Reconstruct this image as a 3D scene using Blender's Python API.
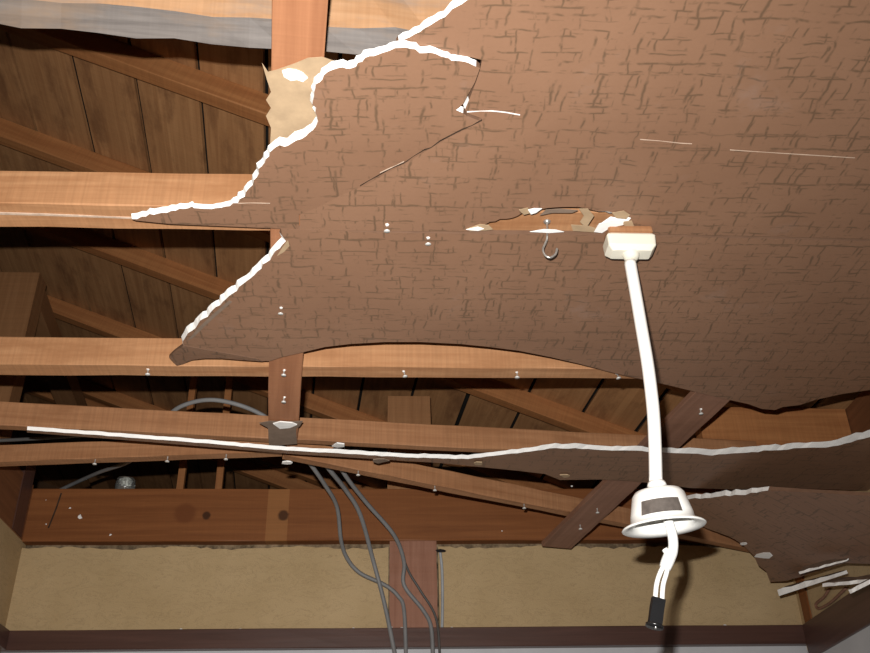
import bpy, bmesh, math, random
from mathutils import Vector, Matrix
random.seed(7)
for o in list(bpy.data.objects): bpy.data.objects.remove(o)
S = bpy.context.scene; COL = S.collection
# ---------------------------------------------------------------- camera, world, flash, exposure
F, CX, CY = 955.0, 435.0, 326.5
PITCH, YAW, ROLL = math.radians(31.3), math.radians(3.5), math.radians(1.3)
CAM = Vector((0, 0, 1.3))
fw = Vector((math.sin(YAW)*math.cos(PITCH), math.cos(YAW)*math.cos(PITCH), math.sin(PITCH)))
r0 = Vector((math.cos(YAW), -math.sin(YAW), 0)); u0 = r0.cross(fw)
RT = math.cos(ROLL)*r0 - math.sin(ROLL)*u0
UP = math.cos(ROLL)*u0 + math.sin(ROLL)*r0
cd = bpy.data.cameras.new('camera'); cam = bpy.data.objects.new('camera', cd); COL.objects.link(cam)
cd.sensor_fit = 'HORIZONTAL'; cd.sensor_width = 36; cd.lens = 36*F/870; cd.clip_start = .02; cd.clip_end = 50
M = Matrix((RT, UP, -fw)).transposed().to_4x4(); M.translation = CAM
cam.matrix_world = M; S.camera = cam
W = bpy.data.worlds.new('world'); S.world = W; W.use_nodes = True
W.node_tree.nodes['Background'].inputs[0].default_value = (.55, .6, .7, 1)
W.node_tree.nodes['Background'].inputs[1].default_value = .008
ld = bpy.data.lights.new('camera_flash', 'AREA'); ld.shape = 'RECTANGLE'; ld.size = .022; ld.size_y = .01
ld.energy = 28; ld.color = (1, .97, .93)
fl = bpy.data.objects.new('camera_flash', ld); COL.objects.link(fl)
ld.spread = math.radians(115)
ML = M @ Matrix.Rotation(math.radians(7), 4, 'Y') @ Matrix.Rotation(math.radians(-4), 4, 'X'); ML.translation = CAM + RT*-.03 + UP*.072 + fw*.02; fl.matrix_world = ML
S.view_settings.view_transform = 'Standard'; S.view_settings.look = 'None'
S.view_settings.exposure = 0; S.view_settings.gamma = 1; S.view_settings.use_curve_mapping = False

# ---------------------------------------------------------------- pixel -> place helpers
def ray(x, y): return fw + RT*((x-CX)/F) - UP*((y-CY)/F)
def PZ(x, y, z): d = ray(x, y); return CAM + d*((z-CAM.z)/d.z)      # on a level plane
def PY(x, y, Y): d = ray(x, y); return CAM + d*(Y/d.y)              # on a plane parallel to the back wall
def PP(x, y, p, n): d = ray(x, y); return CAM + d*((p-CAM).dot(n)/d.dot(n))
def plane3(a, b, c):
    n = (b-a).cross(c-a).normalized(); return a, (n if n.z > 0 else -n)

ZC = 2.40            # underside of the joists
ZB = ZC - .018       # underside of the cross battens
TB = .0095           # plasterboard thickness
ZP = ZB - TB - .0012         # underside of the ceiling boards
YW, XL, XR = 3.254, -1.235, 1.435

# ---------------------------------------------------------------- materials
def newmat(name):
    m = bpy.data.materials.new(name); m.use_nodes = True
    nt = m.node_tree; b = nt.nodes['Principled BSDF']; return m, nt, b
def nd(nt, t, **k):
    n = nt.nodes.new(t)
    for a, v in k.items():
        if a in n.inputs: n.inputs[a].default_value = v
        else: setattr(n, a, v)
    return n
def mathn(nt, op, a, b=None, c=None):
    n = nt.nodes.new('ShaderNodeMath'); n.operation = op
    for i, v in enumerate((a, b, c)):
        if v is None: continue
        if hasattr(v, 'links'): nt.links.new(v, n.inputs[i])
        else: n.inputs[i].default_value = v
    return n.outputs[0]
def mix(nt, fac, a, b, mode='MIX'):
    n = nt.nodes.new('ShaderNodeMix'); n.data_type = 'RGBA'; n.blend_type = mode
    for s, v in ((n.inputs[0], fac), (n.inputs[6], a), (n.inputs[7], b)):
        if hasattr(v, 'links'): nt.links.new(v, s)
        elif isinstance(v, tuple): s.default_value = (*v, 1)
        else: s.default_value = v
    return n.outputs[2]
def ramp(nt, fac, stops):
    n = nt.nodes.new('ShaderNodeValToRGB'); e = n.color_ramp.elements
    while len(e) < len(stops): e.new(.5)
    for el, (p, c) in zip(e, stops): el.position = p; el.color = (*c, 1) if len(c) == 3 else c
    nt.links.new(fac, n.inputs[0]); return n.outputs[0]
def mapping(nt, scale, loc=(0,0,0), randoff=True):
    tc = nd(nt, 'ShaderNodeTexCoord'); mp = nd(nt, 'ShaderNodeMapping')
    mp.inputs['Scale'].default_value = scale
    if randoff:
        oi = nd(nt, 'ShaderNodeObjectInfo'); cb = nd(nt, 'ShaderNodeCombineXYZ')
        v = mathn(nt, 'MULTIPLY', oi.outputs['Random'], 37.0)
        for i in range(3): nt.links.new(v, cb.inputs[i])
        nt.links.new(cb.outputs[0], mp.inputs['Location'])
    nt.links.new(tc.outputs['Object'], mp.inputs['Vector']); return mp.outputs[0]
def noise(nt, vec, scale=1, detail=4, rough=.55, dist=0):
    n = nd(nt, 'ShaderNodeTexNoise', Scale=scale, Detail=detail, Roughness=rough, Distortion=dist)
    nt.links.new(vec, n.inputs['Vector']); return n.outputs['Fac']
def bump(nt, b, h, strength=.3, dist=.002):
    n = nd(nt, 'ShaderNodeBump', Strength=strength, Distance=dist)
    nt.links.new(h, n.inputs['Height']); nt.links.new(n.outputs[0], b.inputs['Normal'])

def wood(name, dark, light, rough=.6, saw=.15, vary=.25, spec=.25, knots=(), stain=None, bands=()):
    """grain runs along the object's local X"""
    m, nt, b = newmat(name)
    g = noise(nt, mapping(nt, (2.2, 55, 55)), 1, 6, .6, .6)
    c = ramp(nt, g, [(.28, dark), (.5, tuple((x+y)/2 for x, y in zip(dark, light))), (.72, light)])
    big = noise(nt, mapping(nt, (1.6, 7, 7)), 1, 3, .5)
    c = mix(nt, mathn(nt, 'MULTIPLY', big, vary*2), c, dark)
    sw = noise(nt, mapping(nt, (190, 5, 5)), 1, 2, .5)
    swf = nt.nodes.new('ShaderNodeMapRange'); nt.links.new(sw, swf.inputs[0])
    swf.inputs[1].default_value = .35; swf.inputs[2].default_value = .65; swf.inputs[3].default_value = 1-saw; swf.inputs[4].default_value = 1+saw*.4
    cc = nt.nodes.new('ShaderNodeCombineColor')
    for i in range(3): nt.links.new(swf.outputs[0], cc.inputs[i])
    c = mix(nt, 1.0, c, cc.outputs[0], 'MULTIPLY')
    if stain:
        s = noise(nt, mapping(nt, (3, 9, 9)), 1.3, 5, .65)
        c = mix(nt, ramp(nt, s, [(.5, (0,0,0)), (.68, (.75,.75,.75))]), c, stain)
    tcn = nd(nt, 'ShaderNodeTexCoord')
    for (x0, x1, bc, fac) in bands:
        sx = nt.nodes.new('ShaderNodeSeparateXYZ'); nt.links.new(tcn.outputs['Object'], sx.inputs[0])
        inb = mathn(nt, 'MULTIPLY', mathn(nt, 'GREATER_THAN', sx.outputs[0], x0), mathn(nt, 'LESS_THAN', sx.outputs[0], x1))
        c = mix(nt, mathn(nt, 'MULTIPLY', inb, fac), c, bc)
    for (kx, ky, kz, kr, kc) in knots:
        vd = nt.nodes.new('ShaderNodeVectorMath'); vd.operation = 'DISTANCE'
        nt.links.new(tcn.outputs['Object'], vd.inputs[0]); vd.inputs[1].default_value = (kx, ky, kz)
        w = mathn(nt, 'ADD', vd.outputs['Value'], mathn(nt, 'MULTIPLY', mathn(nt, 'SUBTRACT', g, .5), kr*.6))
        f = nt.nodes.new('ShaderNodeMapRange'); nt.links.new(w, f.inputs[0]); f.interpolation_type = 'SMOOTHSTEP'
        f.inputs[1].default_value = kr*.75; f.inputs[2].default_value = kr*1.3; f.inputs[3].default_value = .9; f.inputs[4].default_value = 0
        c = mix(nt, f.outputs[0], c, kc)
    nt.links.new(c, b.inputs['Base Color']); b.inputs['Roughness'].default_value = rough
    b.inputs['Specular IOR Level'].default_value = spec
    bump(nt, b, g, .25, .0015)
    return m
def plain(name, col, rough=.5, spec=.5, nz=.0, nscale=40, metal=0, bmp=0):
    m, nt, b = newmat(name)
    b.inputs['Roughness'].default_value = rough; b.inputs['Specular IOR Level'].default_value = spec
    b.inputs['Metallic'].default_value = metal
    n = noise(nt, mapping(nt, (1, 1, 1)), nscale, 4)
    lo = tuple(max(0, v*(1-nz)) for v in col); hi = tuple(min(1, v*(1+nz)) for v in col)
    nt.links.new(ramp(nt, n, [(.3, lo), (.7, hi)]), b.inputs['Base Color'])
    if bmp: bump(nt, b, n, bmp, .003)
    return m

def paper_mat():
    m, nt, b = newmat('patterned_paper')
    base = mapping(nt, (1, 1, 1), randoff=False)
    wob = nd(nt, 'ShaderNodeTexNoise', Scale=17, Detail=3); nt.links.new(base, wob.inputs['Vector'])
    va = nt.nodes.new('ShaderNodeVectorMath'); va.operation = 'MULTIPLY_ADD'
    nt.links.new(wob.outputs['Color'], va.inputs[0]); va.inputs[1].default_value = (.024, .020, 0); nt.links.new(base, va.inputs[2])
    P = va.outputs[0]
    def bricks(w, h, mort, loc, mscale, th):
        mp = nd(nt, 'ShaderNodeMapping'); mp.inputs['Location'].default_value = loc; nt.links.new(P, mp.inputs['Vector'])
        bk = nd(nt, 'ShaderNodeTexBrick', Scale=1.0); bk.offset = .37; bk.offset_frequency = 2; bk.squash = 1.3; bk.squash_frequency = 3
        bk.inputs['Brick Width'].default_value = w; bk.inputs['Row Height'].default_value = h
        bk.inputs['Mortar Size'].default_value = mort; bk.inputs['Mortar Smooth'].default_value = .9
        nt.links.new(mp.outputs[0], bk.inputs['Vector'])
        n = noise(nt, mp.outputs[0], mscale, 3, .6)
        r = ramp(nt, n, [(th, (0,0,0)), (th+.1, (1,1,1))])
        return mathn(nt, 'MULTIPLY', bk.outputs['Fac'], r)
    a = bricks(.066, .041, .0026, (0, 0, 0), 27, .46)
    c2 = bricks(.036, .066, .0027, (.013, .02, 0), 25, .49)
    c3 = bricks(.11, .025, .0018, (.03, .007, 0), 30, .50)
    c4 = bricks(.071, .09, .0036, (.021, .013, 0), 20, .48)
    l = mathn(nt, 'MAXIMUM', mathn(nt, 'MAXIMUM', a, c2), mathn(nt, 'MAXIMUM', mathn(nt, 'MULTIPLY', c3, .6), c4))
    big = noise(nt, base, 3.0, 4, .6)
    col = ramp(nt, big, [(.3, (.240, .128, .076)), (.7, (.290, .160, .097))])
    fine = noise(nt, base, 160, 3, .6)
    col = mix(nt, mathn(nt, 'MULTIPLY', fine, .22), col, (.15, .085, .05))
    col = mix(nt, mathn(nt, 'MULTIPLY', l, .66), col, (.085, .056, .032))
    sc = noise(nt, mapping(nt, (5, 5, 5), randoff=False), 1, 6, .7)
    col = mix(nt, ramp(nt, sc, [(.60, (0,0,0)), (.78, (.35,.35,.35))]), col, (.34, .24, .20))
    nt.links.new(col, b.inputs['Base Color'])
    b.inputs['Roughness'].default_value = .5; b.inputs['Specular IOR Level'].default_value = .3
    bump(nt, b, fine, .12, .001)
    return m

PAPER = paper_mat()
DIRTG = plain('dirty_gypsum', (.58, .44, .34), .9, .1, .2, 60)
CRACK = plain('painted_crack_shade', (.05, .032, .022), .95, .05, .3, 60)  # shade inside open cracks, painted as a dark colour
EDGE = plain('papered_board_edge', (.17, .095, .06), .7, .2, .1, 30)
GYP = plain('gypsum_core', (.90, .89, .87), .9, .1, .04, 60, bmp=.3)
KRAFT = plain('kraft_backing_paper', (.42, .30, .185), .8, .2, .15, 30, bmp=.15)
KRAFTD = plain('dark_backing_paper', (.22, .16, .12), .85, .15, .15, 30)
JOIST = wood('fresh_sawn_joist', (.38, .175, .078), (.57, .31, .155), saw=.09, stain=(.33, .15, .065))
JOISTB = wood('rough_sawn_joist', (.28, .125, .055), (.44, .225, .11), saw=.11, stain=(.24, .105, .045))
BATTEN = wood('reddish_batten', (.30, .125, .06), (.46, .21, .105), saw=.05)
BATTD = wood('dark_batten', (.21, .105, .066), (.33, .175, .115), saw=.05)
RAFTER = wood('rafter_wood', (.30, .115, .04), (.48, .215, .08), saw=.08)
DECK = wood('roof_board_wood', (.34, .160, .066), (.56, .295, .13), saw=.04, vary=.28, stain=(.20, .09, .04))
POST = wood('attic_post_wood', (.24, .11, .045), (.36, .18, .08), saw=.06)
LOGG = wood('weathered_grey_log', (.085, .072, .066), (.25, .22, .20), saw=.04, vary=.3, stain=(.22, .15, .10))
LOGO = wood('hewn_log_face', (.42, .22, .105), (.58, .35, .20), saw=.06, stain=(.30, .24, .20))
BEAM = wood('old_red_brown_beam', (.17, .058, .018), (.28, .105, .034), rough=.5, saw=.03,
            knots=[(.735, 0, .092, .014, (.04, .015, .006)), (1.003, 0, .092, .018, (.05, .018, .007)), (.66, 0, .10, .035, (.15, .048, .015))],
            bands=[(.945, 1.02, (.50, .25, .09), .25)])
BEAM2 = wood('side_beam_wood', (.15, .06, .026), (.25, .105, .045), rough=.55, saw=.03)
LINTEL = wood('dark_lintel_wood', (.065, .030, .022), (.115, .055, .042), rough=.35, saw=.02, spec=.5)
WPOST = wood('wall_post_wood', (.26, .115, .07), (.38, .19, .125), rough=.55, saw=.03)
PLASTER = None
def plaster_mat():
    m, nt, b = newmat('sand_plaster')
    v = mapping(nt, (1, 1, 1), randoff=False)
    n = noise(nt, v, 3.5, 5, .6); f = noise(nt, v, 220, 3, .6)
    c = ramp(nt, n, [(.3, (.46, .33, .175)), (.7, (.57, .42, .24))])
    c = mix(nt, mathn(nt, 'MULTIPLY', f, .35), c, (.30, .21, .11))
    cr = noise(nt, mapping(nt, (9, 9, 22), randoff=False), 1, 6, .7, 1.5)
    c = mix(nt, ramp(nt, cr, [(.485, (0,0,0)), (.5, (.4,.4,.4)), (.515, (0,0,0))]), c, (.22, .15, .08))
    nt.links.new(c, b.inputs['Base Color']); b.inputs['Roughness'].default_value = .95; b.inputs['Specular IOR Level'].default_value = .1
    bump(nt, b, f, .5, .002); return m
PLASTER = plaster_mat()
LATH = plain('dark_wall_backing', (.20, .145, .09), .95, .1, .6, 45)
PALE = plain('pale_lower_wall', (.55, .56, .58), .85, .2, .06, 8)
FLOOR = plain('straw_floor', (.22, .18, .11), .8, .2, .15, 30)
FELT = plain('roofing_felt', (.02, .018, .016), .95, .1, .2, 20)
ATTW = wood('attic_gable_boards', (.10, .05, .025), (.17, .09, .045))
WHITEP = plain('white_plastic', (.86, .86, .83), .3, .5, .02, 10)
CREAM = plain('cream_plastic', (.74, .71, .60), .35, .5, .03, 10)
CORDM = plain('white_cord', (.88, .87, .84), .35, .5, .02, 10)
LABELM = plain('grey_metal_label', (.10, .085, .075), .45, .5, .25, 90)
BLACKP = plain('black_plastic', (.012, .012, .013), .25, .6)
METAL = plain('galvanised_steel', (.62, .61, .58), .3, .5, .1, 60, metal=.8)
NAILM = plain('dusty_nail', (.72, .71, .68), .5, .5, .15, 90, metal=.3)
RUST = plain('old_brass', (.32, .24, .16), .35, .5, .2, 60, metal=.7)
CABLE = plain('grey_cable_sheath', (.20, .20, .20), .5, .4, .1, 20)
CABLEL = plain('light_grey_cable_sheath', (.36, .38, .40), .5, .4, .1, 20)
CABLED = plain('dark_cable_sheath', (.09, .085, .08), .5, .4, .1, 20)
PORC = plain('porcelain', (.75, .75, .72), .2, .6)
def glass_mat():
    m, nt, b = newmat('clear_glass'); b.inputs['Transmission Weight'].default_value = .9; b.inputs['Roughness'].default_value = .08
    b.inputs['Base Color'].default_value = (.8, .82, .8, 1)
    n = noise(nt, mapping(nt, (1,1,1)), 12, 2); bump(nt, b, n, .05, .001); return m
GLASS = glass_mat()

# ---------------------------------------------------------------- object helpers
def tag(o, label=None, cat=None, group=None, kind=None):
    if label: o['label'] = label
    if cat: o['category'] = cat
    if group: o['group'] = group
    if kind: o['kind'] = kind
    return o
def link(name, me, mats, parent=None, mw=None):
    for m in (mats if isinstance(mats, (list, tuple)) else [mats]): me.materials.append(m)
    o = bpy.data.objects.new(name, me); COL.objects.link(o)
    if mw is not None: o.matrix_world = mw
    if parent: 
        o.parent = parent
        o.matrix_parent_inverse = wm(parent).inverted()
    return o
def wm(o):
    m = o.matrix_basis.copy()
    if o.parent: m = wm(o.parent) @ o.matrix_parent_inverse @ m
    return m
def empty(name, loc):
    o = bpy.data.objects.new(name, None); COL.objects.link(o); o.location = loc; o.empty_display_size = .05; return o
def frame(a, b, up=Vector((0,0,1))):
    x = (b-a).normalized(); y = up.cross(x).normalized(); z = x.cross(y)
    m = Matrix((x, y, z)).transposed().to_4x4(); m.translation = a; return m
def mesh_from(verts, faces, mi=None, name='m', smooth=False):
    me = bpy.data.meshes.new(name); me.from_pydata([tuple(v) for v in verts], [], faces)
    if mi: me.polygons.foreach_set('material_index', mi)
    if smooth: me.polygons.foreach_set('use_smooth', [True]*len(me.polygons))
    me.update(); return me
def fixn(me):
    bm = bmesh.new(); bm.from_mesh(me); bmesh.ops.recalc_face_normals(bm, faces=bm.faces); bm.to_mesh(me); bm.free(); return me

def section_beam(name, a, b, sec, mats, mi=None, parent=None, up=Vector((0,0,1)), seg=10, wob=.0012, chip=0):
    """prism along a->b; sec = [(across, up)] counter-clockwise, across = up x length"""
    L = (b-a).length; mw = frame(a, b, up); n = len(sec); V = []; Fc = []; Mi = []
    rnd = random.Random(name + str(round(L, 3)) + str(round(a.x, 3)))
    for i in range(seg+1):
        t = i/seg
        for (y, z) in sec:
            k = wob if 0 < i < seg else wob*.5
            V.append((L*t + (rnd.uniform(-chip, chip) if i in (0, seg) else 0), y+rnd.uniform(-k, k), z+rnd.uniform(-k, k)))
    for i in range(seg):
        for j in range(n):
            j2 = (j+1) % n
            Fc.append((i*n+j, i*n+j2, (i+1)*n+j2, (i+1)*n+j)); Mi.append(mi[j] if mi else 0)
    Fc.append(tuple(range(n))); Fc.append(tuple(reversed(range(seg*n, seg*n+n)))); Mi += [0, 0]
    me = fixn(mesh_from(V, Fc, Mi, name)); return link(name, me, mats, parent, mw)
def beam_edge(name, a, b, depth, height, mat, parent=None, away=True, **k):
    """a,b: bottom edge nearest the viewer (a left, b right); section goes away (+across) and up"""
    c = .002
    sec = [(c, 0), (depth-c, 0), (depth, c), (depth, height-c), (depth-c, height), (c, height), (0, height-c), (0, c)]
    return section_beam(name, a, b, sec, mat, parent=parent, **k)
def box(name, lo, hi, mat, parent=None, bev=.0):
    c = Vector(((lo[0]+hi[0])/2, (lo[1]+hi[1])/2, lo[2])); bm = bmesh.new()
    bmesh.ops.create_cube(bm, size=1)
    for v in bm.verts:
        v.co = Vector((v.co.x*(hi[0]-lo[0]), v.co.y*(hi[1]-lo[1]), (v.co.z+.5)*(hi[2]-lo[2])))
    if bev: bmesh.ops.bevel(bm, geom=bm.edges[:], offset=bev, segments=2, affect='EDGES')
    me = bpy.data.meshes.new(name); bm.to_mesh(me); bm.free()
    return link(name, me, mat, parent, Matrix.Translation(c))
def catmull(pts, n=6):
    out = []; P = [pts[0]] + list(pts) + [pts[-1]]
    for i in range(1, len(P)-2):
        for k in range(n):
            t = k/n; a, b, c, d = P[i-1], P[i], P[i+1], P[i+2]
            out.append(.5*((2*b) + (c-a)*t + (2*a-5*b+4*c-d)*t*t + (3*b-a-3*c+d)*t**3))
    out.append(pts[-1].copy()); return out
def tube(name, pts, r, mat, parent=None, n=8, smooth=6, radii=None):
    pts = [Vector(p) for p in pts]
    P = catmull(pts, smooth) if smooth else pts
    o0 = P[0].copy(); V = []; Fc = []
    ref = Vector((0, 1, 0)); N = len(P)
    for i, p in enumerate(P):
        t = (P[min(i+1, N-1)]-P[max(i-1, 0)]).normalized()
        if abs(t.dot(ref)) > .97: rr = Vector((1, 0, 0))
        else: rr = ref
        u = t.cross(rr).normalized(); w = t.cross(u); ref = u.cross(t).normalized() if abs(t.dot(ref)) <= .97 else ref
        R_ = r if radii is None else radii(i/(N-1))
        for k in range(n):
            a = 2*math.pi*k/n; V.append(p-o0 + u*math.cos(a)*R_ + w*math.sin(a)*R_)
    for i in range(N-1):
        for k in range(n): Fc.append((i*n+k, i*n+(k+1) % n, (i+1)*n+(k+1) % n, (i+1)*n+k))
    Fc.append(tuple(range(n))); Fc.append(tuple(range((N-1)*n, N*n)))
    me = fixn(mesh_from(V, Fc, None, name, True)); return link(name, me, mat, parent, Matrix.Translation(o0))
def lathe(name, prof, loc, mat, parent=None, n=32, mw=None):
    V = []; Fc = []; m = len(prof)
    for k in range(n):
        a = 2*math.pi*k/n
        for (r, z) in prof: V.append((r*math.cos(a), r*math.sin(a), z))
    for k in range(n):
        k2 = (k+1) % n
        for j in range(m-1): Fc.append((k*m+j, k2*m+j, k2*m+j+1, k*m+j+1))
    me = mesh_from(V, Fc, None, name, True)
    bm = bmesh.new(); bm.from_mesh(me); bmesh.ops.remove_doubles(bm, verts=bm.verts, dist=1e-5); bmesh.ops.recalc_face_normals(bm, faces=bm.faces); bm.to_mesh(me); bm.free()
    return link(name, me, mat, parent, mw if mw is not None else Matrix.Translation(loc))

def slab(name, outline, P, N, mats, thick=TB, parent=None, step=7, jit=1.3, seed=1, wk=1.0):
    """broken sheet: outline = [(px,py,w)] of its underside on plane (P,N); w = width in px of the slanting
    torn core seen outside that outline (0 = clean cut). mats = [underside, core, back]"""
    outline = [(x, y, w*wk) for x, y, w in outline]
    rnd = random.Random(seed); n = len(outline); pts = []
    area = sum(outline[i][0]*outline[(i+1) % n][1]-outline[(i+1) % n][0]*outline[i][1] for i in range(n))
    sgn = 1 if area > 0 else -1
    for i in range(n):
        x0, y0, w0 = outline[i]; x1, y1, w1 = outline[(i+1) % n]
        L = math.hypot(x1-x0, y1-y0); torn = w0 > 0 and w1 > 0
        k = max(1, int(L/step)) if torn else max(1, int(L/60))
        nx, ny = (y1-y0)/max(L, 1e-6)*sgn, -(x1-x0)/max(L, 1e-6)*sgn
        for j in range(k):
            t = j/k; x = x0+(x1-x0)*t; y = y0+(y1-y0)*t; w = w0+(w1-w0)*t
            if torn and j: 
                d = rnd.uniform(-jit, jit)*min(1, w/2); x += nx*d; y += ny*d; w *= rnd.uniform(.65, 1.35)
            pts.append((x, y, w))
    m = len(pts); low = []; top = []
    for i in range(m):
        x, y, w = pts[i]; xa, ya, _ = pts[i-1]; xb, yb, _ = pts[(i+1) % m]
        L = math.hypot(xb-xa, yb-ya) or 1
        nx, ny = (yb-ya)/L*sgn, -(xb-xa)/L*sgn
        low.append(PP(x, y, P, N)); q = PP(x+nx*w, y+ny*w, P, N); top.append(q + N*thick)
    c = sum(low, Vector())/m
    V = [p-c for p in low] + [p-c for p in top]
    Fc = [tuple(range(m)), tuple(range(2*m-1, m-1, -1))]; Mi = [0, 2]
    for i in range(m):
        i2 = (i+1) % m; Fc.append((i, i+m, i2+m, i2)); Mi.append(1 if (len(mats) < 4 or (pts[i][2] > 0 and pts[i2][2] > 0)) else 3)
    me = fixn(mesh_from(V, Fc, Mi, name)); return link(name, me, list(mats), parent, Matrix.Translation(c))

# pattern follows the room, so the paper texture uses each board's own local coordinates (all share the room's axes)
BM = [PAPER, GYP, KRAFTD, EDGE]

# ---------------------------------------------------------------- room shell
tag(box('floor', (XL-.1, -1.6, -.05), (XR+.1, YW+.1, 0), FLOOR), 'straw coloured floor of the room', 'floor', kind='structure')
ZL0, ZL1 = 2.032, 2.095       # lintel underside / top
def ragged_wall(name, x0, x1, y, z0, z1, mat, parent, seed):
    rnd = random.Random(seed); n = 60; V = []; Fc = []
    tops = []
    for i in range(n+1):
        x = x0+(x1-x0)*i/n; tops.append(z1 - abs(rnd.gauss(0, .0035)) - .004*math.sin(i*.31+seed) - .004)
        V += [(x, y, z0), (x, y, tops[-1]), (x, y+.03, tops[-1]+.004), (x, y+.03, z0)]
    for i in range(n):
        a, b = i*4, i*4+4
        for j in range(3): Fc.append((a+j, a+j+1, b+j+1, b+j))
    c = Vector(((x0+x1)/2, y, z0))
    return link(name, fixn(mesh_from([Vector(v)-c for v in V], Fc)), mat, parent, Matrix.Translation(c))
wb = box('wall_back', (XL-.1, YW+.03, 0), (XR+.1, YW+.12, 2.42), LATH)
tag(wb, 'back wall backing behind the sand plaster', 'wall', kind='structure')
PX0, PX1 = .023, .186         # the post in the wall
ragged_wall('plaster_panel', XL, PX0-.004, YW, ZL1-.01, 2.384, PLASTER, wb, 3)
ragged_wall('plaster_panel', PX1+.006, XR, YW, ZL1-.01, 2.384, PLASTER, wb, 5)
box('lower_panel', (XL, YW+.005, 0), (XR, YW+.03, ZL0), PALE, wb)
wl = tag(box('wall_left', (XL-.1, -1.6, 0), (XL, YW+.03, ZC), PLASTER), 'sand plastered left wall', 'wall', kind='structure')
wr = tag(box('wall_right', (XR, -1.6, 0), (XR+.1, YW+.03, ZC), PLASTER), 'sand plastered right wall', 'wall', kind='structure')
box('lower_panel', (XR-.006, -1.6, 0), (XR, YW, ZL0-.02), PALE, wr)
tag(box('wall_front', (XL-.1, -1.7, 0), (XR+.1, -1.6, ZC), ATTW), 'wall behind the viewer', 'wall', kind='structure')
tag(box('ceiling', (XL, -1.6, ZP), (XR, .52, ZB), PAPER), 'patterned ceiling over the viewer', 'ceiling', kind='structure')
def trim(name, a, b, d, h, mat, lab):
    return tag(beam_edge(name, a, b, d, h, mat, seg=12, wob=.0006), lab, 'trim', kind='structure')
trim('trim_1', Vector((XL, YW-.028, ZL0)), Vector((XR, YW-.028, ZL0)), .04, ZL1-ZL0, LINTEL, 'dark lintel rail under the back wall plaster')
trim('trim_2', Vector((XR-.014, YW-.03, ZL0-.05)), Vector((XR-.014, -1.5, ZL0-.05)), .016, ZL1-ZL0+.05, LINTEL, 'dark lintel rail along the right wall')
trim('trim_3', Vector((XL+.028, -1.5, ZL0)), Vector((XL+.028, YW-.03, ZL0)), .03, ZL1-ZL0, LINTEL, 'dark lintel rail along the left wall')

# ---------------------------------------------------------------- head beams and posts of the walls
a, b = Vector((XL-.12, YW-.012, 2.398)), Vector((XR+.12, YW-.012, 2.398))
hb = tag(beam_edge('head_beam', a, b, .11, .192, BEAM, seg=24), 'reddish brown head beam with knots on top of the back wall', 'beam')
tag(beam_edge('head_beam', Vector((XL, -1.6, 2.402)), Vector((XL, YW-.014, 2.402)), .11, .2, BEAM2, seg=20), 'dark head beam on the left wall, at the left picture edge', 'beam')
tag(beam_edge('head_beam', Vector((XR, YW-.014, 2.402)), Vector((XR, -1.6, 2.402)), .11, .2, BEAM2, seg=20), 'brown head beam on the right wall above the sagging boards', 'beam')
tag(section_beam('timber_post', Vector((PX0, YW-.008, ZL1-.002)), Vector((PX0, YW-.008, 2.397)), [(0,0),(.11,0),(.11,-(PX1-PX0)),(0,-(PX1-PX0))],
    WPOST, up=Vector((0,1,0)).cross(Vector((0,0,1))).cross(Vector((0,0,1))) if False else Vector((-1,0,0)), seg=8), 'reddish post between the two plaster panels of the back wall', 'post')

A = PY(19, 500, 3.13)
tag(section_beam('corner_post', Vector((A.x-.13, 3.13, 2.405)), Vector((A.x-.13, 3.13, 2.70)), [(0,0),(.09,0),(.09,-.13),(0,-.13)], LINTEL, up=Vector((-1,0,0)), seg=5), 'dark stub post in the left corner beside the head beam', 'post')
# ---------------------------------------------------------------- roof: deck boards, rafters, purlins, struts
SL = .36
dv = ray(272, 905); TH = math.atan2(-dv.x, dv.y)       # the roof runs slightly askew to the room
E1, E2 = Vector((math.cos(TH), math.sin(TH), 0)), Vector((-math.sin(TH), math.cos(TH), 0))
RP = PY(150, 290, 1.0); RP = Vector((-.93, 3.2, 3.55))
def zu(u): return RP.z - SL*(u - RP.dot(E1))     # underside of the roof boards, u across the roof
def zr(x, y=3.25): return zu(x*E1.x + y*E1.y)
def RU(u, v, dz=0): return E1*u + E2*v + Vector((0, 0, zu(u)+dz))
RN = Vector((SL*E1.x, SL*E1.y, 1)).normalized()
roof = empty('roof', (0, 3, zr(0))); tag(roof, 'sloping roof of wide brown boards seen from inside', 'roof', kind='structure')
def up_(q): return PP(q[0], q[1], RP, RN).dot(E1)
bx = up_((139, 100)); sw = (up_((200, 100)) - up_((81, 100)))/2
rnd = random.Random(3)
xdir = (E1 - Vector((0, 0, SL))).normalized(); kc = xdir.dot(E1)
U0, U1, V0, V1 = -3.2, XR+.75, -.6, 6.9
for k in range(int((U0-bx)/sw), int((U1-bx)/sw)+1):
    xa, xb = bx+sw*k, bx+sw*(k+1)
    g = rnd.uniform(.008, .018)/2; dz = rnd.uniform(-.003, .003); wdt = (xb-xa)/kc
    section_beam('roof_board', RU(xa, V0, dz), RU(xa, V1, dz), [(-g, 0), (-g, .014), (-(wdt-g), .014), (-(wdt-g), 0)], DECK, parent=roof, up=RN, seg=6, wob=.001)
V = [RU(U0-.2, V0, .03), RU(U1+.2, V0, .03), RU(U1+.2, V1, .03), RU(U0-.2, V1, .03)]
link('roofing_felt', mesh_from(V, [(0,1,2,3)]), FELT, roof)
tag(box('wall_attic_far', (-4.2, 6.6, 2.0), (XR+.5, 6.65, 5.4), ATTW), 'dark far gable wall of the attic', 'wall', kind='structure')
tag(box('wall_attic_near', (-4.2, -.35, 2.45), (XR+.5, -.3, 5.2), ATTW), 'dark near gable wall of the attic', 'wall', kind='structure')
tag(box('wall_attic_left', (-4.25, -.3, 2.0), (-4.2, 6.6, 4.9), ATTW), 'dark left end of the attic', 'wall', kind='structure')
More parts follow.
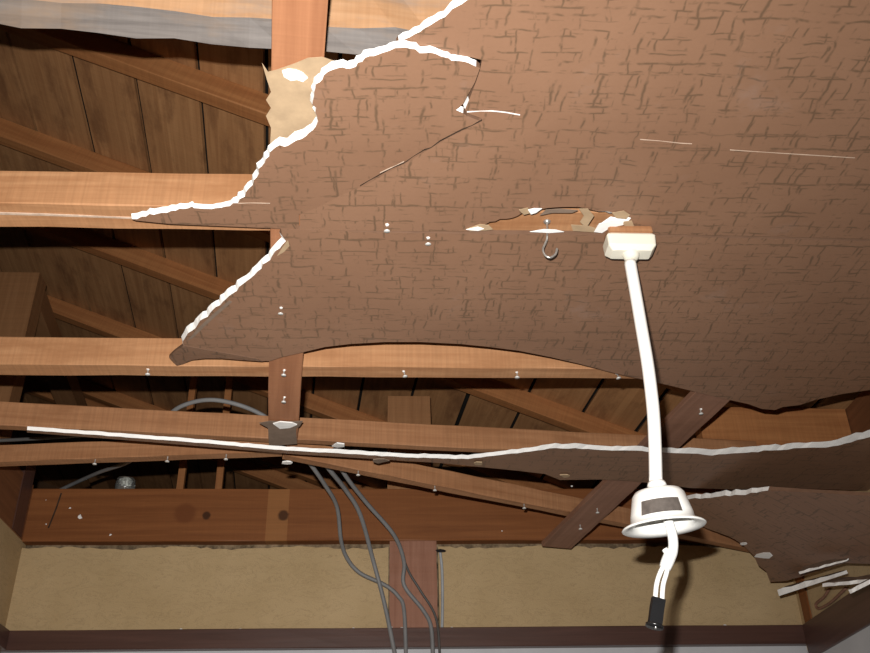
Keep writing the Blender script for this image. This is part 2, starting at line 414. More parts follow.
tag(box('wall_attic_right', (XR+.40, -.3, 2.0), (XR+.45, 6.6, 2.9), ATTW), 'dark eaves end of the attic', 'wall', kind='structure')

RH, RW = .075, .05
RP2 = RP - RN*RH
raf = [((150, 84), 'nearest sloping rafter, under the grey log beam'), ((100, 181), 'sloping rafter low in the upper left opening'),
       ((150, 288), 'sloping rafter crossing the middle left opening'), ((90, 340), 'sloping rafter just above the middle joist on the left'),
       ((130, 414), 'sloping rafter above the sloping joist, left of the batten'), ((340, 425), 'sloping rafter right of the hanging batten end'),
       ((560, 428), 'sloping rafter in the opening left of the white cord'), ((250, 478), 'far sloping rafter above the head beam')]
vs_ = []
for v, t in sorted((PP(p[0], p[1], RP2, RN).dot(E2), t) for p, t in raf):
    if vs_ and v-vs_[-1][0] < .2: continue
    vs_.append((v, t))
for v, t in vs_:
    tag(beam_edge('rafter', RU(U0+.25, v-RW, -RH*1.06), RU(U1-.2, v-RW, -RH*1.06), RW, RH, RAFTER, seg=14), 'brown ' + t, 'rafter', 'rafters under the roof boards')
print('rafters', vs_)
# struts standing on the back wall's head beam, each under a purlin running away from the viewer
def strut(pxl, pxr, pytop, Y, lab, z0=2.592):
    A = PY(pxl, pytop, Y); B = PY(pxr, pytop, Y)
    w = B.x-A.x; zt = min(A.z, zr(B.x)-RH*1.07-.03)
    o = section_beam('strut_post', Vector((A.x, Y, z0)), Vector((A.x, Y, zt)), [(0,0),(.09,0),(.09,-w),(0,-w)], POST, up=Vector((-1,0,0)), seg=6)
    tag(o, lab, 'post'); return A.x, B.x, zt
for (l, r_, t, lab, pl) in [(-6, 40, 272, 'brown roof strut at the left picture edge', 'purlin behind the left strut'),
                            (388, 430, 396, 'brown roof strut behind the middle joists', 'purlin behind the middle strut')]:
    x0, x1, zt = strut(l, r_, t, YW+.0, lab)
    tag(beam_edge('purlin', Vector((x1-.01, YW+.102, zt-.105)), Vector((x1-.01, YW+.102, zt-.105))+E2*3.0, .10, .10, POST, seg=10), 'brown ' + pl, 'beam')
for (xx, yt, Y, lab) in [(181, 452, 3.75, 'thin upright stick above the head beam, left of two'), (219, 448, 3.75, 'thin upright stick above the head beam, right of two')]:
    A = PY(xx, yt, Y); Bq = PY(xx, 496, Y)
    tag(section_beam('upright_stick', Vector((A.x, Y, Bq.z-.25)), Vector((A.x, Y, zr(A.x, Y)-.012)), [(0,0),(.025,0),(.025,-.028),(0,-.028)], RAFTER, up=Vector((-1,0,0)), seg=6), lab, 'post')

# ---------------------------------------------------------------- log beam at the top
a = PZ(-260, 2, ZC+.075); b = PZ(700, 84, ZC+.075)
sec = [(0, 0), (.035, .055), (.085, .13), (.085, .2), (.03, .24), (-.03, .21), (-.040, .12), (-.026, .036)]
tag(section_beam('log_beam', a, b, sec, [LOGG, LOGO], mi=[0, 0, 0, 1, 1, 1, 1, 0], seg=26, wob=.0045), 'weathered grey log beam with a pale hewn face at the top', 'beam')

q0 = PZ(716, 452, ZC+.012); q0.y += .085
tag(beam_edge('tie_timber', q0, Vector((XR-.004, q0.y+.01, ZC+.012)), .05, .19, RAFTER, seg=12), 'orange brown timber seen through the gap at the right edge', 'beam')
# ---------------------------------------------------------------- nails
def nail_mesh():
    V = []; Fc = []; n = 8
    for (r, z) in ((.002, .02), (.002, -.012), (.0058, -.0125), (.0058, -.015), (.0, -.0151)):
        for k in range(n): V.append((r*math.cos(2*math.pi*k/n), r*math.sin(2*math.pi*k/n), z))
    for i in range(4):
        for k in range(n): Fc.append((i*n+k, i*n+(k+1) % n, (i+1)*n+(k+1) % n, (i+1)*n+k))
    me = fixn(mesh_from(V, Fc, None, 'nail', True)); me.materials.append(NAILM); return me
NAIL = nail_mesh()
def crumb_mesh(seed, s=1.0):
    rnd = random.Random(seed); bm = bmesh.new(); bmesh.ops.create_icosphere(bm, subdivisions=1, radius=.004*s)
    for v in bm.verts: v.co *= rnd.uniform(.5, 1.4); v.co.z *= .55
    me = bpy.data.meshes.new('gypsum_crumb'); bm.to_mesh(me); bm.free(); me.materials.append(GYP); return me
CRUMBS = [crumb_mesh(i) for i in range(5)]
def nail(parent, p, crumb=True, tilt=0):
    o = bpy.data.objects.new('nail', NAIL); COL.objects.link(o)
    o.matrix_world = Matrix.Translation(p) @ Matrix.Rotation(tilt, 4, 'Y')
    mw_ = o.matrix_basis.copy(); o.parent = parent; o.matrix_parent_inverse = wm(parent).inverted(); o.matrix_basis = mw_
    if crumb:
        c = bpy.data.objects.new('gypsum_crumb', random.choice(CRUMBS)); COL.objects.link(c)
        c.parent = parent; c.matrix_parent_inverse = wm(parent).inverted()
        c.location = p + Vector((random.uniform(-.001, .001), 0, -.001))
    return o

# ---------------------------------------------------------------- joists and battens of the ceiling
DJ, HJ = .042, .052
def joist_y(y0, x0, x1, z=ZC, mat=JOIST, h=HJ, name='joist', d=DJ):
    return beam_edge(name, Vector((x0, y0, z)), Vector((x1, y0, z)), d, h, mat, seg=22)
y1 = 1.392; y2 = 2.045-.052
j1 = tag(joist_y(y1, XL, XR, h=.078, d=.071), 'pale orange ceiling joist with a ragged board tip below it, upper left', 'joist')
j2 = tag(joist_y(y2, XL, XR, h=.076, d=.052), 'pale orange ceiling joist behind the wavy board edge, middle', 'joist')
a = PZ(-120, 419, ZC+.004); b = PZ(760, 462, ZC+.004)
j3 = tag(beam_edge('joist', a, b, .03, .068, JOISTB, seg=22), 'rough sawn sloping ceiling joist above the long white edge', 'joist')
a = PZ(-110, 470, ZC-.012); b = PZ(281, 456, ZC-.004)
for v in (a, b): v.y -= .03
j4 = tag(beam_edge('joist', a, b, .035, .052, JOISTB, seg=14, chip=.006), 'broken ceiling joist half, left of the batten under the white edge', 'joist')
a = PZ(286, 459, ZC-.002); b = PZ(756, 553, ZC-.085)
for v in (a, b): v.y -= .03
j5 = tag(beam_edge('joist', a, b, .035, .055, JOISTB, seg=16, chip=.006), 'broken ceiling joist half running down towards the hanging cup', 'joist')
for x in (148, 404, 517, 617): nail(j2, PZ(x, 368+.012*x*.7, ZC), True, random.uniform(-.2, .2))
slab('gypsum_strip', [(-12,212.5,0),(40,214,0),(90,216,0),(132,217.5,0),(134,219,0),(90,217.4,0),(40,215.7,0),(-12,214.5,0)], Vector((0,0,ZC-.002)), Vector((0,0,1)), [DIRTG]*3, thick=.002, parent=j1)
def on_edge(o, px, up=.0, dep=.008):
    """point on the underside of a sloping joist at image column px"""
    m = wm(o); L = max(v.co.x for v in o.data.vertices); best = None
    for i in range(400):
        p = m @ Vector((L*i/399, dep, up)); d = p-CAM; q = CX+F*d.dot(RT)/d.dot(fw)
        if best is None or abs(q-px) < best[0]: best = (abs(q-px), p)
    return best[1]
for x in (95, 168, 226): nail(j4, on_edge(j4, x), False)
for x in (358, 435, 524): nail(j5, on_edge(j5, x), False)

def flat_batten(name, quad, z, thick, mat, parent=None, zf=None):
    P = [PZ(x, y, z if (i < 2 or zf is None) else zf) for i, (x, y) in enumerate(quad)]; a = (P[0]+P[1])/2; b = (P[3]+P[2])/2; w = ((P[1]-P[0]).length+(P[2]-P[3]).length)/2
    c = .0015
    sec = [(-w/2+c, 0), (w/2-c, 0), (w/2, c), (w/2, thick), (-w/2, thick), (-w/2, c)]
    return section_beam(name, a, b, sec, mat, parent=parent, seg=14)
b1 = tag(flat_batten('cross_batten', [(272, -30), (329.8, -30), (297, 441), (268.5, 441)], ZB, .018, BATTEN), 'reddish flat batten hanging free, running away left of centre', 'batten')
for y in (370, 397): nail(b1, PZ(284, y, ZB))
b2 = tag(flat_batten('cross_batten', [(700, 385), (750, 385), (568, 549), (545, 546)], ZB-.0015, .0155, BATTD, zf=ZB-.066), 'dark slanting batten behind the hanging cup', 'batten')
for x in (700, 597, 580): nail(b2, on_edge(b2, x, 0, 0), x == 700)
# paper left on the batten
PPAP = (Vector((0, 0, ZB-.0006-.002)), Vector((0, 0, 1)))
pr = slab('paper_remnant', [(262,63,0),(268,72,0),(276,70,0),(285,67,0),(296,63,0),(308,58,0),(322,57,0),(334,61,0),(342,70,0),(330,120,0),(310,145,0),(270,146,0),(271,128,0),(266,116,0),(271,108,0),(266,100,0),(271,92,0),(267,80,0)], *PPAP, [KRAFT, KRAFT, KRAFT], thick=.0008, parent=b1)
slab('gypsum_patch', [(282,71,0),(288,69,0),(296,70,0),(303,73,0),(308,78,0),(303,82,0),(297,80,0),(291,81,0),(284,77,0)], Vector((0,0,ZB-.0045)), Vector((0,0,1)), [GYP]*3, thick=.0015, parent=b1)
slab('paper_remnant', [(259,423,0),(270,421,0),(286,422,0),(303,421,0),(300,426,0),(296,429,0),(297,444,0),(269,446,0),(268,428,0)], Vector((0,0,ZB-.003)), Vector((0,0,1)), [KRAFTD]*3, thick=.001, parent=b1)
slab('gypsum_patch', [(273,424,0),(280,422,0),(292,423,0),(297,425,0),(290,428,0),(280,429,0)], Vector((0,0,ZB-.006)), Vector((0,0,1)), [GYP]*3, thick=.003, parent=b1)

# ---------------------------------------------------------------- ceiling boards
Z1 = Vector((0, 0, 1)); PB = Vector((0, 0, ZP))
seamL = [(300,230,0),(380,231,0),(468,231.5,0)]
notch = [(480,226,3),(490,222,3),(500,219,3),(512,218,2),(522,213,4),(532,209,3),(548,208,3),(562,207,3),(578,207,3),(592,210,6),(606,211,8),(622,214,5),(631,218,3),(626,224,6),(612,226,9),(601,231,6)]
o = slab('plasterboard_sheet', [(600,-215,0),(497,-20,6),(466,1,4.5),(440,19,4.5),(415,34,4.5),(399,42,3),(396,43,0),(420,47.5,0),(445,53,0),(470,57,0),(482,60,0),(480,70,0),(476,82,0),(469,100,2),(465,109,3),(467,113,0),
     (482,118.5,0),(470,125,0),(450,134,0),(430,146,0),(412,157.2,0),(390,169.5,0),(365,184,0),(340,194.6,0),(318,206.3,0),(300,213.5,0)]
     + seamL + notch + [(605,233,0),(700,235,0),(870,239,0),(905,240,0),(985,240,0),(1100,-215,0)], PB, Z1, BM, seed=2, step=5, wk=.6)
tag(o, 'patterned brown ceiling board with a torn white edge, upper right', 'ceiling board')
# crack lines; the dark slivers paint the shade of the gap between the pieces
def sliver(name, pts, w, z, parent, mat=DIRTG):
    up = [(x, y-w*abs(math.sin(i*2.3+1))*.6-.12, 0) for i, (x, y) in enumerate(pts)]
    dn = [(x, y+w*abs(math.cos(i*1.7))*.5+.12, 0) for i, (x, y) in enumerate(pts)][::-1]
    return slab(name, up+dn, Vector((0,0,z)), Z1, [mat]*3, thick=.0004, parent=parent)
sliver('crack_line', [(467,112),(480,111.2),(492,111),(505,112.5),(520,115)], .9, ZP-.0004, o, GYP)
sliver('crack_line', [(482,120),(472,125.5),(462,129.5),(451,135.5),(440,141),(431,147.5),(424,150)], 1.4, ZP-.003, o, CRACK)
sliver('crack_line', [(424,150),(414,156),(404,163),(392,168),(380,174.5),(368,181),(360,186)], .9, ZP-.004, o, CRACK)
sliver('crack_line', [(404,161.5),(396,165.5),(388,169),(380,173)], .7, ZP-.0045, o)
sliver('crack_line', [(640,139.5),(660,141),(680,143.2),(692,144)], .5, ZP-.0004, o)
sliver('crack_line', [(730,150),(760,152),(800,154.5),(830,156.5),(855,158)], .5, ZP-.0004, o)
board1 = o
# the drooping left piece of the same course
A0, B0, C0 = PZ(300, 213, ZP-.001), PZ(482, 120, ZP-.001), PZ(392, 46, ZP-.012)
FP = plane3(A0, B0, C0)
o = slab('plasterboard_sheet', [(395,48,3.5),(410,48.5,3.5),(425,53,3.5),(440,56,3.5),(460,61,3.5),(476,66.5,3),(480,68,0),(475,82,0),(463,104,0),(456,110,4),(463,113,3),(467,116,0),(480,121,0),(470,127.5,0),(450,136.5,0),(430,148.5,0),(412,159.5,0),(390,171.5,0),(365,185.5,0),(340,195.5,0),(318,207,0),(299,214.5,0),
     (299,229.5,0),(265,228,0),(170,224,0),(136,220.5,1),(132,219,3),(142,216.5,2.2),(158,213.5,2.5),(176,210.5,2.5),(192,206.5,2),(194,208,.5),(212,209,.5),(230,206,2),(238,203,5),(246,192,4),(254,180,4),(262,166,4),(270,152,5),(276,147,5),(292,143,6.5),(306,136,6.5),(316,126,5),(317,116,4),(313,100,5),(316,84,5),(324,75,6),(338,68,5),(356,66.5,5),(358,62.5,5),(374,56,4.5)], FP[0], FP[1], BM, seed=5, step=4, jit=1.8, wk=.55)
tag(o, 'drooping ceiling board piece with ragged white left edge and pointed tip', 'ceiling board')
board1b = o
sliver('crack_line', [(238,203.5),(250,203),(262,203.2),(270,203.5)], .4, ZP-.006, o)
# board of the next course, its far edge sagging in a wave
o = slab('plasterboard_sheet', [(281,229,0),(380,232.5,0),(480,234,0),(600,235,0),(700,237,0),(870,241,0),(905,242,0),(985,242,0),(985,400,0),
     (905,386,0),(870,390,0),(842,394,0),(815,400,0),(800,405,0),(783,407,0),(775,410,0),(762,409,0),(748,404,0),(730,400,0),(700,393,0),(672,386,0),(640,379,0),(610,372,0),(580,364,0),(550,357,0),(520,351,0),(490,347,0),(460,344,0),(420,342,0),(385,342,0),(350,344,0),(325,347,0),(300,353,0),(282,357,0),(270,361,0),(263,361,0),
     (255,358,0),(222,352,0),(183,345,2),(183,341,3),(188,333,4),(198,324,4),(210,313,4),(226,299,4),(243,284,4),(258,271,4),(272,256,4),(280,248,5),(286,241,6),(282,235,4)], PB+Vector((0,0,-.0005)), Z1, BM, seed=9, step=4, jit=1.4, wk=.8)
tag(o, 'patterned brown ceiling board with wavy far edge and white torn left edge, middle', 'ceiling board')
board2 = o
h0, h1 = PZ(183, 345.5, ZP), PZ(263, 361, ZP); h2 = PZ(176, 364, ZP+.022)
FP2 = plane3(h0, h1, h2)
slab('creased_flap', [(183,345.5,0),(222,352.5,0),(255,358.5,0),(263,361.5,0),(240,360,0),(222,358.5,0),(205,358.5,0),(192,360,0),(183,364,0),(177,366,0),(172,361,0),(169,357,0),(174,352,0),(178,349,0)], FP2[0], FP2[1], BM, thick=.006, parent=o)
for (x, y) in ((281, 308), (387, 225), (428, 238)):
    par = board1b if y == 225 else board2
    nail(par, PZ(x, y, ZP+.0142), False)
    c = bpy.data.objects.new('gypsum_crumb', CRUMBS[1]); COL.objects.link(c); c.parent = par; c.matrix_parent_inverse = wm(par).inverted(); c.location = PZ(x, y, ZP-.001)

# flakes in the break beside the hook (paper and gypsum torn loose, hanging from the upper board)
def flake(name, pts, z, mats, parent, thick=.0012):
    return slab(name, [(x, y, 0) for x, y in pts], Vector((0, 0, z)), Z1, mats, thick=thick, parent=parent)
flake('paper_flake', [(467,229),(480,224.5),(489,225.5),(493,229.5),(486,230.5),(470,231.2)], ZP-.002, [KRAFT]*3, board1)
flake('gypsum_flake', [(466,229.8),(478,227),(484,229),(478,231)], ZP-.0035, [GYP]*3, board1)
flake('paper_flake', [(519,210),(528,208),(531,213),(524,215)], ZP-.002, [KRAFT]*3, board1)
flake('gypsum_flake', [(528,210),(534,208.5),(542,208.8),(536,213),(531,214.5)], ZP-.003, [GYP]*3, board1)
flake('paper_flake', [(579,209),(588,209),(594,216),(588,225),(584,226),(580,222),(584,216)], ZP-.004, [KRAFT]*3, board1)
flake('paper_flake', [(571,225),(588,226),(600,230),(596,232.5),(573,231)], ZP-.003, [KRAFT]*3, board1)
flake('gypsum_flake', [(530,232),(538,230.5),(544,229.5),(556,230),(564,232),(550,233)], ZP-.0045, [GYP]*3, board1)
flake('gypsum_flake', [(594,232),(599,224),(612,220.5),(624,220),(623,225),(610,228),(602,233)], ZP-.0035, [GYP]*3, board1)
flake('paper_flake', [(612,213),(624,211),(630,215),(626,219),(616,218)], ZP-.002, [KRAFT]*3, board1)
flake('paper_flake', [(622,222),(632,221),(634,226),(626,228)], ZP-.002, [KRAFT]*3, board1)
flake('paper_flake', [(540,215.5),(552,213),(572,213),(578,210.5),(560,209),(546,210)], ZP+.006, [KRAFTD]*3, board1)

flake('paper_flake', [(288,240),(289.5,246),(284,252),(277,256),(282,248)], ZP-.0012, [KRAFT]*3, board2)
flake('paper_flake', [(229,300.5),(232,302),(216,316),(204,327),(193,338),(187,341),(198,328),(212,315)], ZP-.0012, [KRAFTD]*3, board2)
# sagging long strip with the bright broken near edge
sa, sb_, sc_ = PZ(28, 430, ZP-.045), PZ(870, 440, ZP-.085), PZ(690, 488, ZP-.03)
SP = plane3(sa, sb_, sc_)
o = slab('plasterboard_sheet', [(27,430,.6),(90,434.5,.6),(150,439,.6),(215,444,.6),(268,449,.8),(300,451,.8),(350,454,1),(400,457,1),(430,458,1),(468,459,1),(500,455,1),(530,451.5,1),(556,448,2),(575,448,2),(600,450,1.5),(630,450.5,1.5),(660,452,1.5),(690,453.5,3),(712,455.5,3),(740,453,2.5),(770,450.5,2.5),(800,448,2.5),(826,447.5,3),(845,443.5,3.5),(870,437,4),(890,431,4),(905,427,4),
     (895,493,0),(870,491,0),(820,489,0),(768,488,0),(735,489.5,0),(690,488,0),(660,484,0),(630,481,0),(600,479.5,0),(560,480,0),(545,474,0),(520,471,0),(480,467,0),(440,463,0),(400,460.5,0),(350,457.5,0),(300,454.5,0),(268,452,0),(150,442,0),(27,432.5,0)], SP[0], SP[1], BM, thick=.008, seed=21, step=6, jit=.7)
tag(o, 'long sagging ceiling strip with a bright white broken edge', 'ceiling board')
strip = o
def bit(name, x, y, P, N, s, mats, parent, seed):
    rnd = random.Random(seed); n = 7
    pts = [(x+s*math.cos(6.283*i/n)*rnd.uniform(.6, 1.2), y+s*.32*math.sin(6.283*i/n)*rnd.uniform(.6, 1.2), 0) for i in range(n)]
    return slab(name, pts, P, N, mats, thick=.003, parent=parent)
bit('gypsum_flake', 339, 445.5, SP[0]+Z1*.014, SP[1], 8, [GYP]*3, strip, 1)
bit('paper_flake', 380, 461, SP[0]-Z1*.004, SP[1], 8, [KRAFTD]*3, strip, 2)
bit('paper_flake', 478, 464, SP[0]-Z1*.006, SP[1], 6, [KRAFT]*3, strip, 3)
bit('gypsum_flake', 288, 463, SP[0]-Z1*.012, SP[1], 6, [GYP]*3, strip, 4)
bit('gypsum_flake', 565, 476, SP[0]-Z1*.006, SP[1], 5, [KRAFT]*3, strip, 5)

# last board, hanging down in the far right corner
qa, qb, qc = PZ(690, 499, ZP-.04), PY(770, 581, 3.05), PY(870, 566, 2.5)
QP = plane3(qa, qb, qc)
def inroom(x, y):
    return PP(x, y, *QP)
print('P4', [tuple(round(v, 3) for v in inroom(x, y)) for x, y in ((690,499),(770,581),(870,496),(870,570),(706,527))])
o = slab('plasterboard_sheet', [(640,499,1),(690,499,1.5),(715,497,2),(740,495,2),(768,490.5,1),(800,492,0),(840,494,0),(872,496,0),(892,510,0),(892,556,0),(872,564,0),(845,563,0),(825,569,0),(800,577,0),(786,581,0),(770,582,0),(766,571,1),(758,565,1),(754,556,1.5),(748,550,1.5),(742,544,2),(734,539,1),(722,534,1),(706,528,1),(690,520,0),(660,510,0)], QP[0], QP[1], BM, seed=31, step=5, jit=1)
tag(o, 'dark ceiling board hanging down into the far right corner', 'ceiling board')
last = o
bit('gypsum_flake', 743, 544, QP[0]-Z1*.002, QP[1], 5, [GYP]*3, last, 7)
bit('gypsum_flake', 765, 556, QP[0]-Z1*.003, QP[1], 10, [GYP]*3, last, 8)
# broken splinters lying between that board and the right lintel
def fragment(edge, back, Y0, lab, th=.0095, dz=.02, seed=1, taper=.5):
    """edge: two pixels of the near lower edge; a ragged splinter that goes back and up-hill from there"""
    rnd = random.Random(seed)
    A = PY(edge[0][0], edge[0][1], Y0[0]); B = PY(edge[1][0], edge[1][1], Y0[1]); L = (B-A).length
    x = (B-A).normalized(); bk = Vector((-x.y, x.x, 0)).normalized()*back + Vector((0, 0, dz)); up = x.cross(bk).normalized()
    if up.z < 0: up = -up
    n1 = 9; low = []; top = []
    for i in range(n1+1):
        t = i/n1; k = th*(1-(1-taper)*t)*rnd.uniform(.8, 1.1)
        q = A+x*(L*t) + bk*rnd.uniform(-.05, .05); low.append(q); top.append(q+up*k + bk*rnd.uniform(.0, .12))
    for i in range(5):
        t = 1-i/4; k = th*(1-(1-taper)*t)
        q = A+x*(L*t) + bk*(.75+rnd.uniform(-.2, .3))*(.35 if i == 0 else 1); low.append(q); top.append(q+up*k)
    c = A.copy(); n = len(low); vs = [p-c for p in low]+[p-c for p in top]
    Fc = [tuple(range(n)), tuple(range(2*n-1, n-1, -1))]+[(i, i+n, (i+1) % n+n, (i+1) % n) for i in range(n)]
    f = link('plasterboard_fragment', fixn(mesh_from(vs, Fc, [0, 2]+[1]*n)), BM, None, Matrix.Translation(c))
    return tag(f, lab, 'board fragment', 'broken plasterboard in the far right corner')
fragment(((779, 596), (843, 575)), .06, (2.90, 2.62), 'thick white splinter of plasterboard, largest one above the right lintel', .021, seed=3, taper=.45)
fragment(((800, 574), (847, 561)), .03, (2.66, 2.47), 'thin curved white splinter under the corner ceiling board', .008, seed=4, taper=.4)
fragment(((822, 587), (876, 582)), .05, (2.60, 2.40), 'flat white splinter reaching the right picture edge', .008, seed=5, taper=1.3)
fragment(((850, 594), (878, 580)), .04, (2.40, 2.32), 'short white splinter leaning on the right lintel', .010, seed=6, taper=.9)
def PXp(x, y, X): d = ray(x, y); return CAM + d*(X/d.x)
tag(tube('wire_loop', [PXp(x, y, XR-.008) for x, y in ((829, 589), (824, 597), (816, 604), (819, 608.5), (830, 603), (840, 594), (846, 588))], .005, BATTD, n=8), 'dark looped wire on the right wall above the lintel', 'wire')
cs = section_beam('corner_strip', Vector((XR-.002, 3.16, ZL1)), Vector((XR-.002, 3.16, 2.395)), [(-.006,0),(.0,0),(.0,.055),(-.006,.055)], BEAM, up=Vector((0,1,0)), seg=6)
tag(cs, 'rusty brown upright strip in the far right corner of the wall', 'strip')
# ---------------------------------------------------------------- pendant lamp
cp = PZ(627.5, 232.5, ZP)
lamp = empty('pendant_lamp', (cp.x, cp.y, ZP)); tag(lamp, 'white pendant cord fitting with flared cup hanging from the ceiling', 'lamp')
hx, hy = .0435, .020
box('mounting_block', (cp.x-.041, cp.y-.022, ZP-.016), (cp.x+.041, cp.y+.022, ZP), JOISTB, lamp, .002)
def rosette():
    bm = bmesh.new(); z0 = -.016; z1 = -.041; z2 = -.051
    rings = []
    for (sx, sy, z) in ((hx, hy, z0), (hx+.002, hy+.002, z0-.004), (hx+.001, hy+.001, z1), (hx-.007, hy-.006, z2), (.001, .001, z2-.0005)):
        ring = []
        for k in range(32):
            t = 2*math.pi*k/32; cx_, sn = math.cos(t), math.sin(t); e = .16
            ring.append(bm.verts.new((sx*abs(cx_)**e*math.copysign(1, cx_), sy*abs(sn)**e*math.copysign(1, sn), z)))
        rings.append(ring)
    for r1, r2 in zip(rings, rings[1:]):
        for k in range(32): bm.faces.new((r1[k], r1[(k+1) % 32], r2[(k+1) % 32], r2[k]))
    bm.faces.new(rings[0]); bmesh.ops.recalc_face_normals(bm, faces=bm.faces)
    me = bpy.data.meshes.new('canopy'); bm.to_mesh(me); bm.free(); return me
can = link('canopy', rosette(), CREAM, lamp, Matrix.Translation((cp.x, cp.y, ZP)))
lathe('cord_gland', [(.016, -.050), (.014, -.058), (.010, -.062), (.0, -.062)], (cp.x, cp.y, ZP), CREAM, can)
LY = cp.y+.0
cup_c = PY(663, 490, LY)          # top of the cup
pts = [PY(x, y, LY) for x, y in ((630, 262), (635, 290), (641, 325), (647, 360), (651, 390), (653.5, 415), (655, 445), (655.8, 482))]
tube('cord', pts, .0108, CORDM, lamp, n=14, smooth=6)
top = PY(656, 488, LY); ctr = PY(664, 528, LY)
hgt = (top-ctr).length
ax = Vector((-.06, -.10, 1)).normalized()
mwc = Matrix.Translation(ctr) @ Vector((0,0,1)).rotation_difference(ax).to_matrix().to_4x4()
s = .062
cup = lathe('cup', [(.0, .060), (.029, .060), (.0370, .0575), (.0415, .051), (.0490, .020), (.0505, .009), (.0635, .003), (.0655, .0005), (.0635, -.0008), (.0485, .004), (.0455, .018), (.038, .046), (.028, .053), (.0, .053)], ctr, WHITEP, lamp, n=40, mw=mwc)
ctop = mwc @ Vector((0, 0, .054))
colr = lathe('cord_collar', [(.0, .026), (.014, .026), (.0155, .02), (.013, .017), (.013, .0), (.0, .0)], ctop, WHITEP, lamp, n=20, mw=Matrix.Translation(Vector((pts[-1].x+.001, pts[-1].y, ctop.z-.004))))
# label plate, curved on the cup's flank towards the viewer
V = []; Fc = []
a0 = math.atan2(-1, -.30); n = 12
for i in range(n+1):
    t = a0 - .62 + 1.30*i/n - .02
    for (r, z) in ((.0502, .0140), (.0450, .0365)):
        V.append(((r+.0012)*math.cos(t), (r+.0012)*math.sin(t), z))
for i in range(n): Fc.append((2*i, 2*i+2, 2*i+3, 2*i+1))
lb = link('label_plate', fixn(mesh_from(V, Fc)), LABELM, cup, mwc); lb['label'] = 'dark grey rectangular label'
# wires below the cup
w0 = [PY(x, y, LY) for x, y in ((668, 520), (672.5, 536), (673, 549), (669, 558), (665, 568))]
tube('wire_sheath', w0, .0085, CORDM, lamp, n=12, radii=lambda t: .0078 if t < .5 else .0078+.0022*math.sin((t-.5)*5.5))
tube('wire', [PY(x, y, LY) for x, y in ((666, 562), (660.5, 572), (656.5, 585), (655, 604))], .0037, CORDM, lamp, n=10)
tube('wire', [PY(x, y, LY+.003) for x, y in ((669, 562), (666.5, 573), (663, 586), (662, 604))], .0037, CORDM, lamp, n=10)
tube('tape_knot', [PY(x, y, LY-.004) for x, y in ((664.5, 549), (668, 553), (674, 552))], .0048, CORDM, lamp, n=8)
p0, p1 = PY(658.5, 599, LY), PY(654.5, 626, LY)
con = section_beam('connector', p0, p1, [(-.0095,-.007),(.0095,-.007),(.011,0),(.0095,.007),(-.0095,.007),(-.011,0)], BLACKP, parent=lamp, up=Vector((0,-1,0)), seg=3, wob=.0004)
lathe('connector_ring', [(.0, .002), (.0135, .002), (.0135, -.002), (.0, -.002)], p1, BLACKP, con, n=12, mw=frame(p1, p0) @ Matrix.Rotation(math.pi/2, 4, 'Y'))
tube('connector_pin', [PY(656, 624, LY-.004), PY(655.6, 629, LY-.004)], .0016, METAL, con, n=6, smooth=0)

# ---------------------------------------------------------------- hook screwed into the joist through the seam
hp = PZ(547, 221, ZC)
hook = empty('cup_hook', hp); tag(hook, 'small metal cup hook screwed up through the broken seam', 'hook')
hY = hp.y
tube('hook_wire', [hp+Z1*.02]+[PY(x, y, hY) for x, y in ((547, 224), (547, 238), (545.5, 243), (543, 249), (545, 255), (550, 257.5), (555.5, 254), (557, 248.5))], .0022, METAL, hook, n=8)
lathe('collar', [(0, 0), (.007, 0), (.0075, -.002), (.004, -.006), (0, -.006)], hp, METAL, hook, n=16)

# ---------------------------------------------------------------- cables
def cable(name, pts, r, mat, lab):
    return tag(tube(name, [PY(x, y, Y) for x, y, Y in pts], r, mat, n=8, smooth=6), lab, 'cable')
cable('cable', [(56,492,3.44),(75,483,3.36),(100,472,3.2),(130,461,3.0),(152,440,2.75),(170,414,2.66),(190,403,2.62),(215,400,2.6),(245,407,2.6),(270,420,2.61),(290,440,2.65),(308,461,2.72),(325,485,2.85),(337,507,2.98),(341,540,3.1),(347,558,3.16),(360,573,3.19),(385,585,3.2),(398,596,3.205),(404,610,3.205),(406,660,3.205)], .0068, CABLE, 'grey cable looping over the joists and down the post, leftmost loop at the wall')
cable('cable', [(310,440,2.7),(326,465,2.75),(345,489,2.9),(360,514,3.02),(373,560,3.15),(385,606,3.19),(396,660,3.2)], .0075, CABLE, 'grey cable hanging straight down left of the post')
cable('cable', [(330,440,2.72),(342,470,2.78),(365,501,2.94),(394,535,3.08),(404,562,3.16),(404,585,3.19),(423,610,3.2),(431,627,3.2),(433,660,3.2)], .007, CABLE, 'grey cable bending across the post to its right foot')
cable('thin_cable', [(396,537,3.12),(408,570,3.19),(420,590,3.21),(436,618,3.21),(440,660,3.2)], .0042, CABLED, 'thin dark cable slanting down the post')
cable('thin_cable', [(-15,441,2.85),(20,439.5,2.85),(60,437,2.85),(110,433,2.85),(160,428,2.88)], .006, CABLED, 'dark cable between the two joists at the left edge')
cable('thin_cable', [(440,551,3.235),(442,570,3.235),(442.5,600,3.235),(442,628,3.235)], .005, CABLEL, 'pale grey wire upright along the right side of the post')
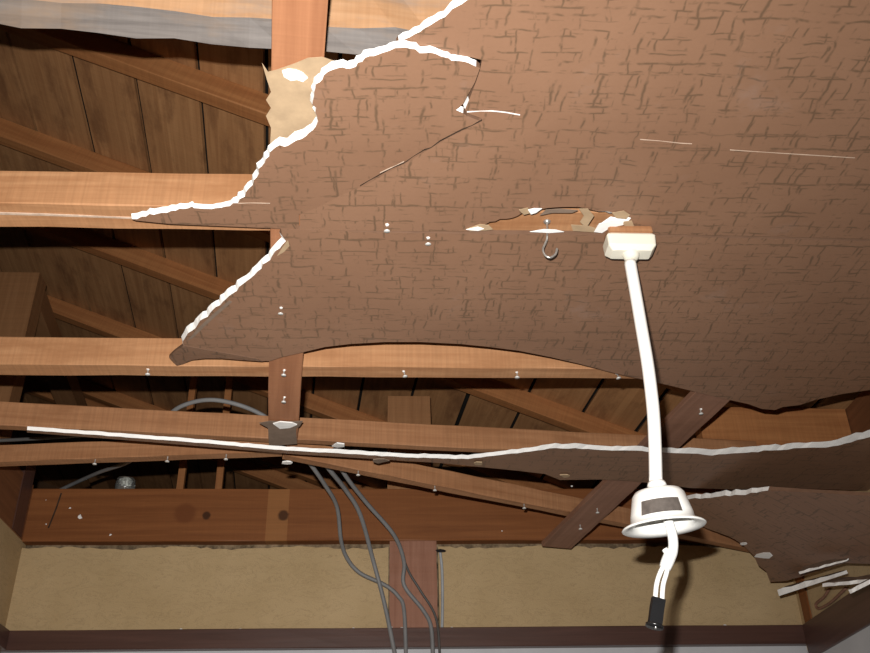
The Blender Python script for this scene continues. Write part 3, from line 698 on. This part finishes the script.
kb = bit('black_lump', 441, 551, Vector((0, 3.225, 2.36)), Vector((0, -1, 0)), 6, [BLACKP]*3, None, 12)
tag(kb, 'small black lump at the top right of the wall post', 'lump')

# ---------------------------------------------------------------- insulator with glass sleeve on the head beam
ip = PY(124, 494, 3.30); ip.z = 2.592
ins = empty('knob_insulator', ip); tag(ins, 'white porcelain knob insulator in a glass sleeve on the head beam', 'insulator')
lathe('porcelain_knob', [(0, 0), (.016, 0), (.018, .01), (.012, .02), (.012, .028), (.024, .040), (.024, .050), (.012, .056), (0, .056)], ip, PORC, ins, n=20)
lathe('glass_sleeve', [(.034, 0), (.036, .03), (.034, .055), (.033, .055), (.0345, .03), (.0325, 0), (.034, 0)], ip, GLASS, ins, n=24)

# ---------------------------------------------------------------- crumbs of gypsum on beam and lintel
def loose(x, y, Y, s, lab, seed):
    m = crumb_mesh(seed, s); o = bpy.data.objects.new('gypsum_crumb', m); COL.objects.link(o); o.location = PY(x, y, Y)
    return o
yb = YW-.0135
for i, (x, y, sz) in enumerate(((80, 517, 2.6), (70, 508, .9), (46, 524, .8), (22, 534, 1.1), (110, 535, 1.3), (46, 500, .6), (572, 486, 1.0), (502, 531, .8), (483, 461, .5))[:8]):
    o = loose(x, y, yb, sz, '', 40+i); o.scale = (1, .5, 1.4)
    o.parent = hb; o.matrix_parent_inverse = wm(hb).inverted(); o.name = 'plaster_spot'
slab('drying_crack', [(60.5,493,0),(62,493,0),(57,508,0),(49,528,0),(47.5,528,0),(55.5,508,0)], Vector((0, YW-.0135, 2.5)), Vector((0, 1, 0)), [CRACK]*3, thick=.001, parent=hb)
tr1 = bpy.data.objects['trim_1']
for i, (x, sz) in enumerate(((182, 1.4), (155, .8), (240, 1.3), (353, 1.3), (390, 2.0), (402, 1.4), (452, 1.2), (725, 1.5), (130, .8), (560, .7))):
    o = loose(x, 626, YW-.012, sz, '', 60+i); o.location.z = ZL1+.002*sz; o.name = 'plaster_spot'
    o.parent = tr1; o.matrix_parent_inverse = wm(tr1).inverted()
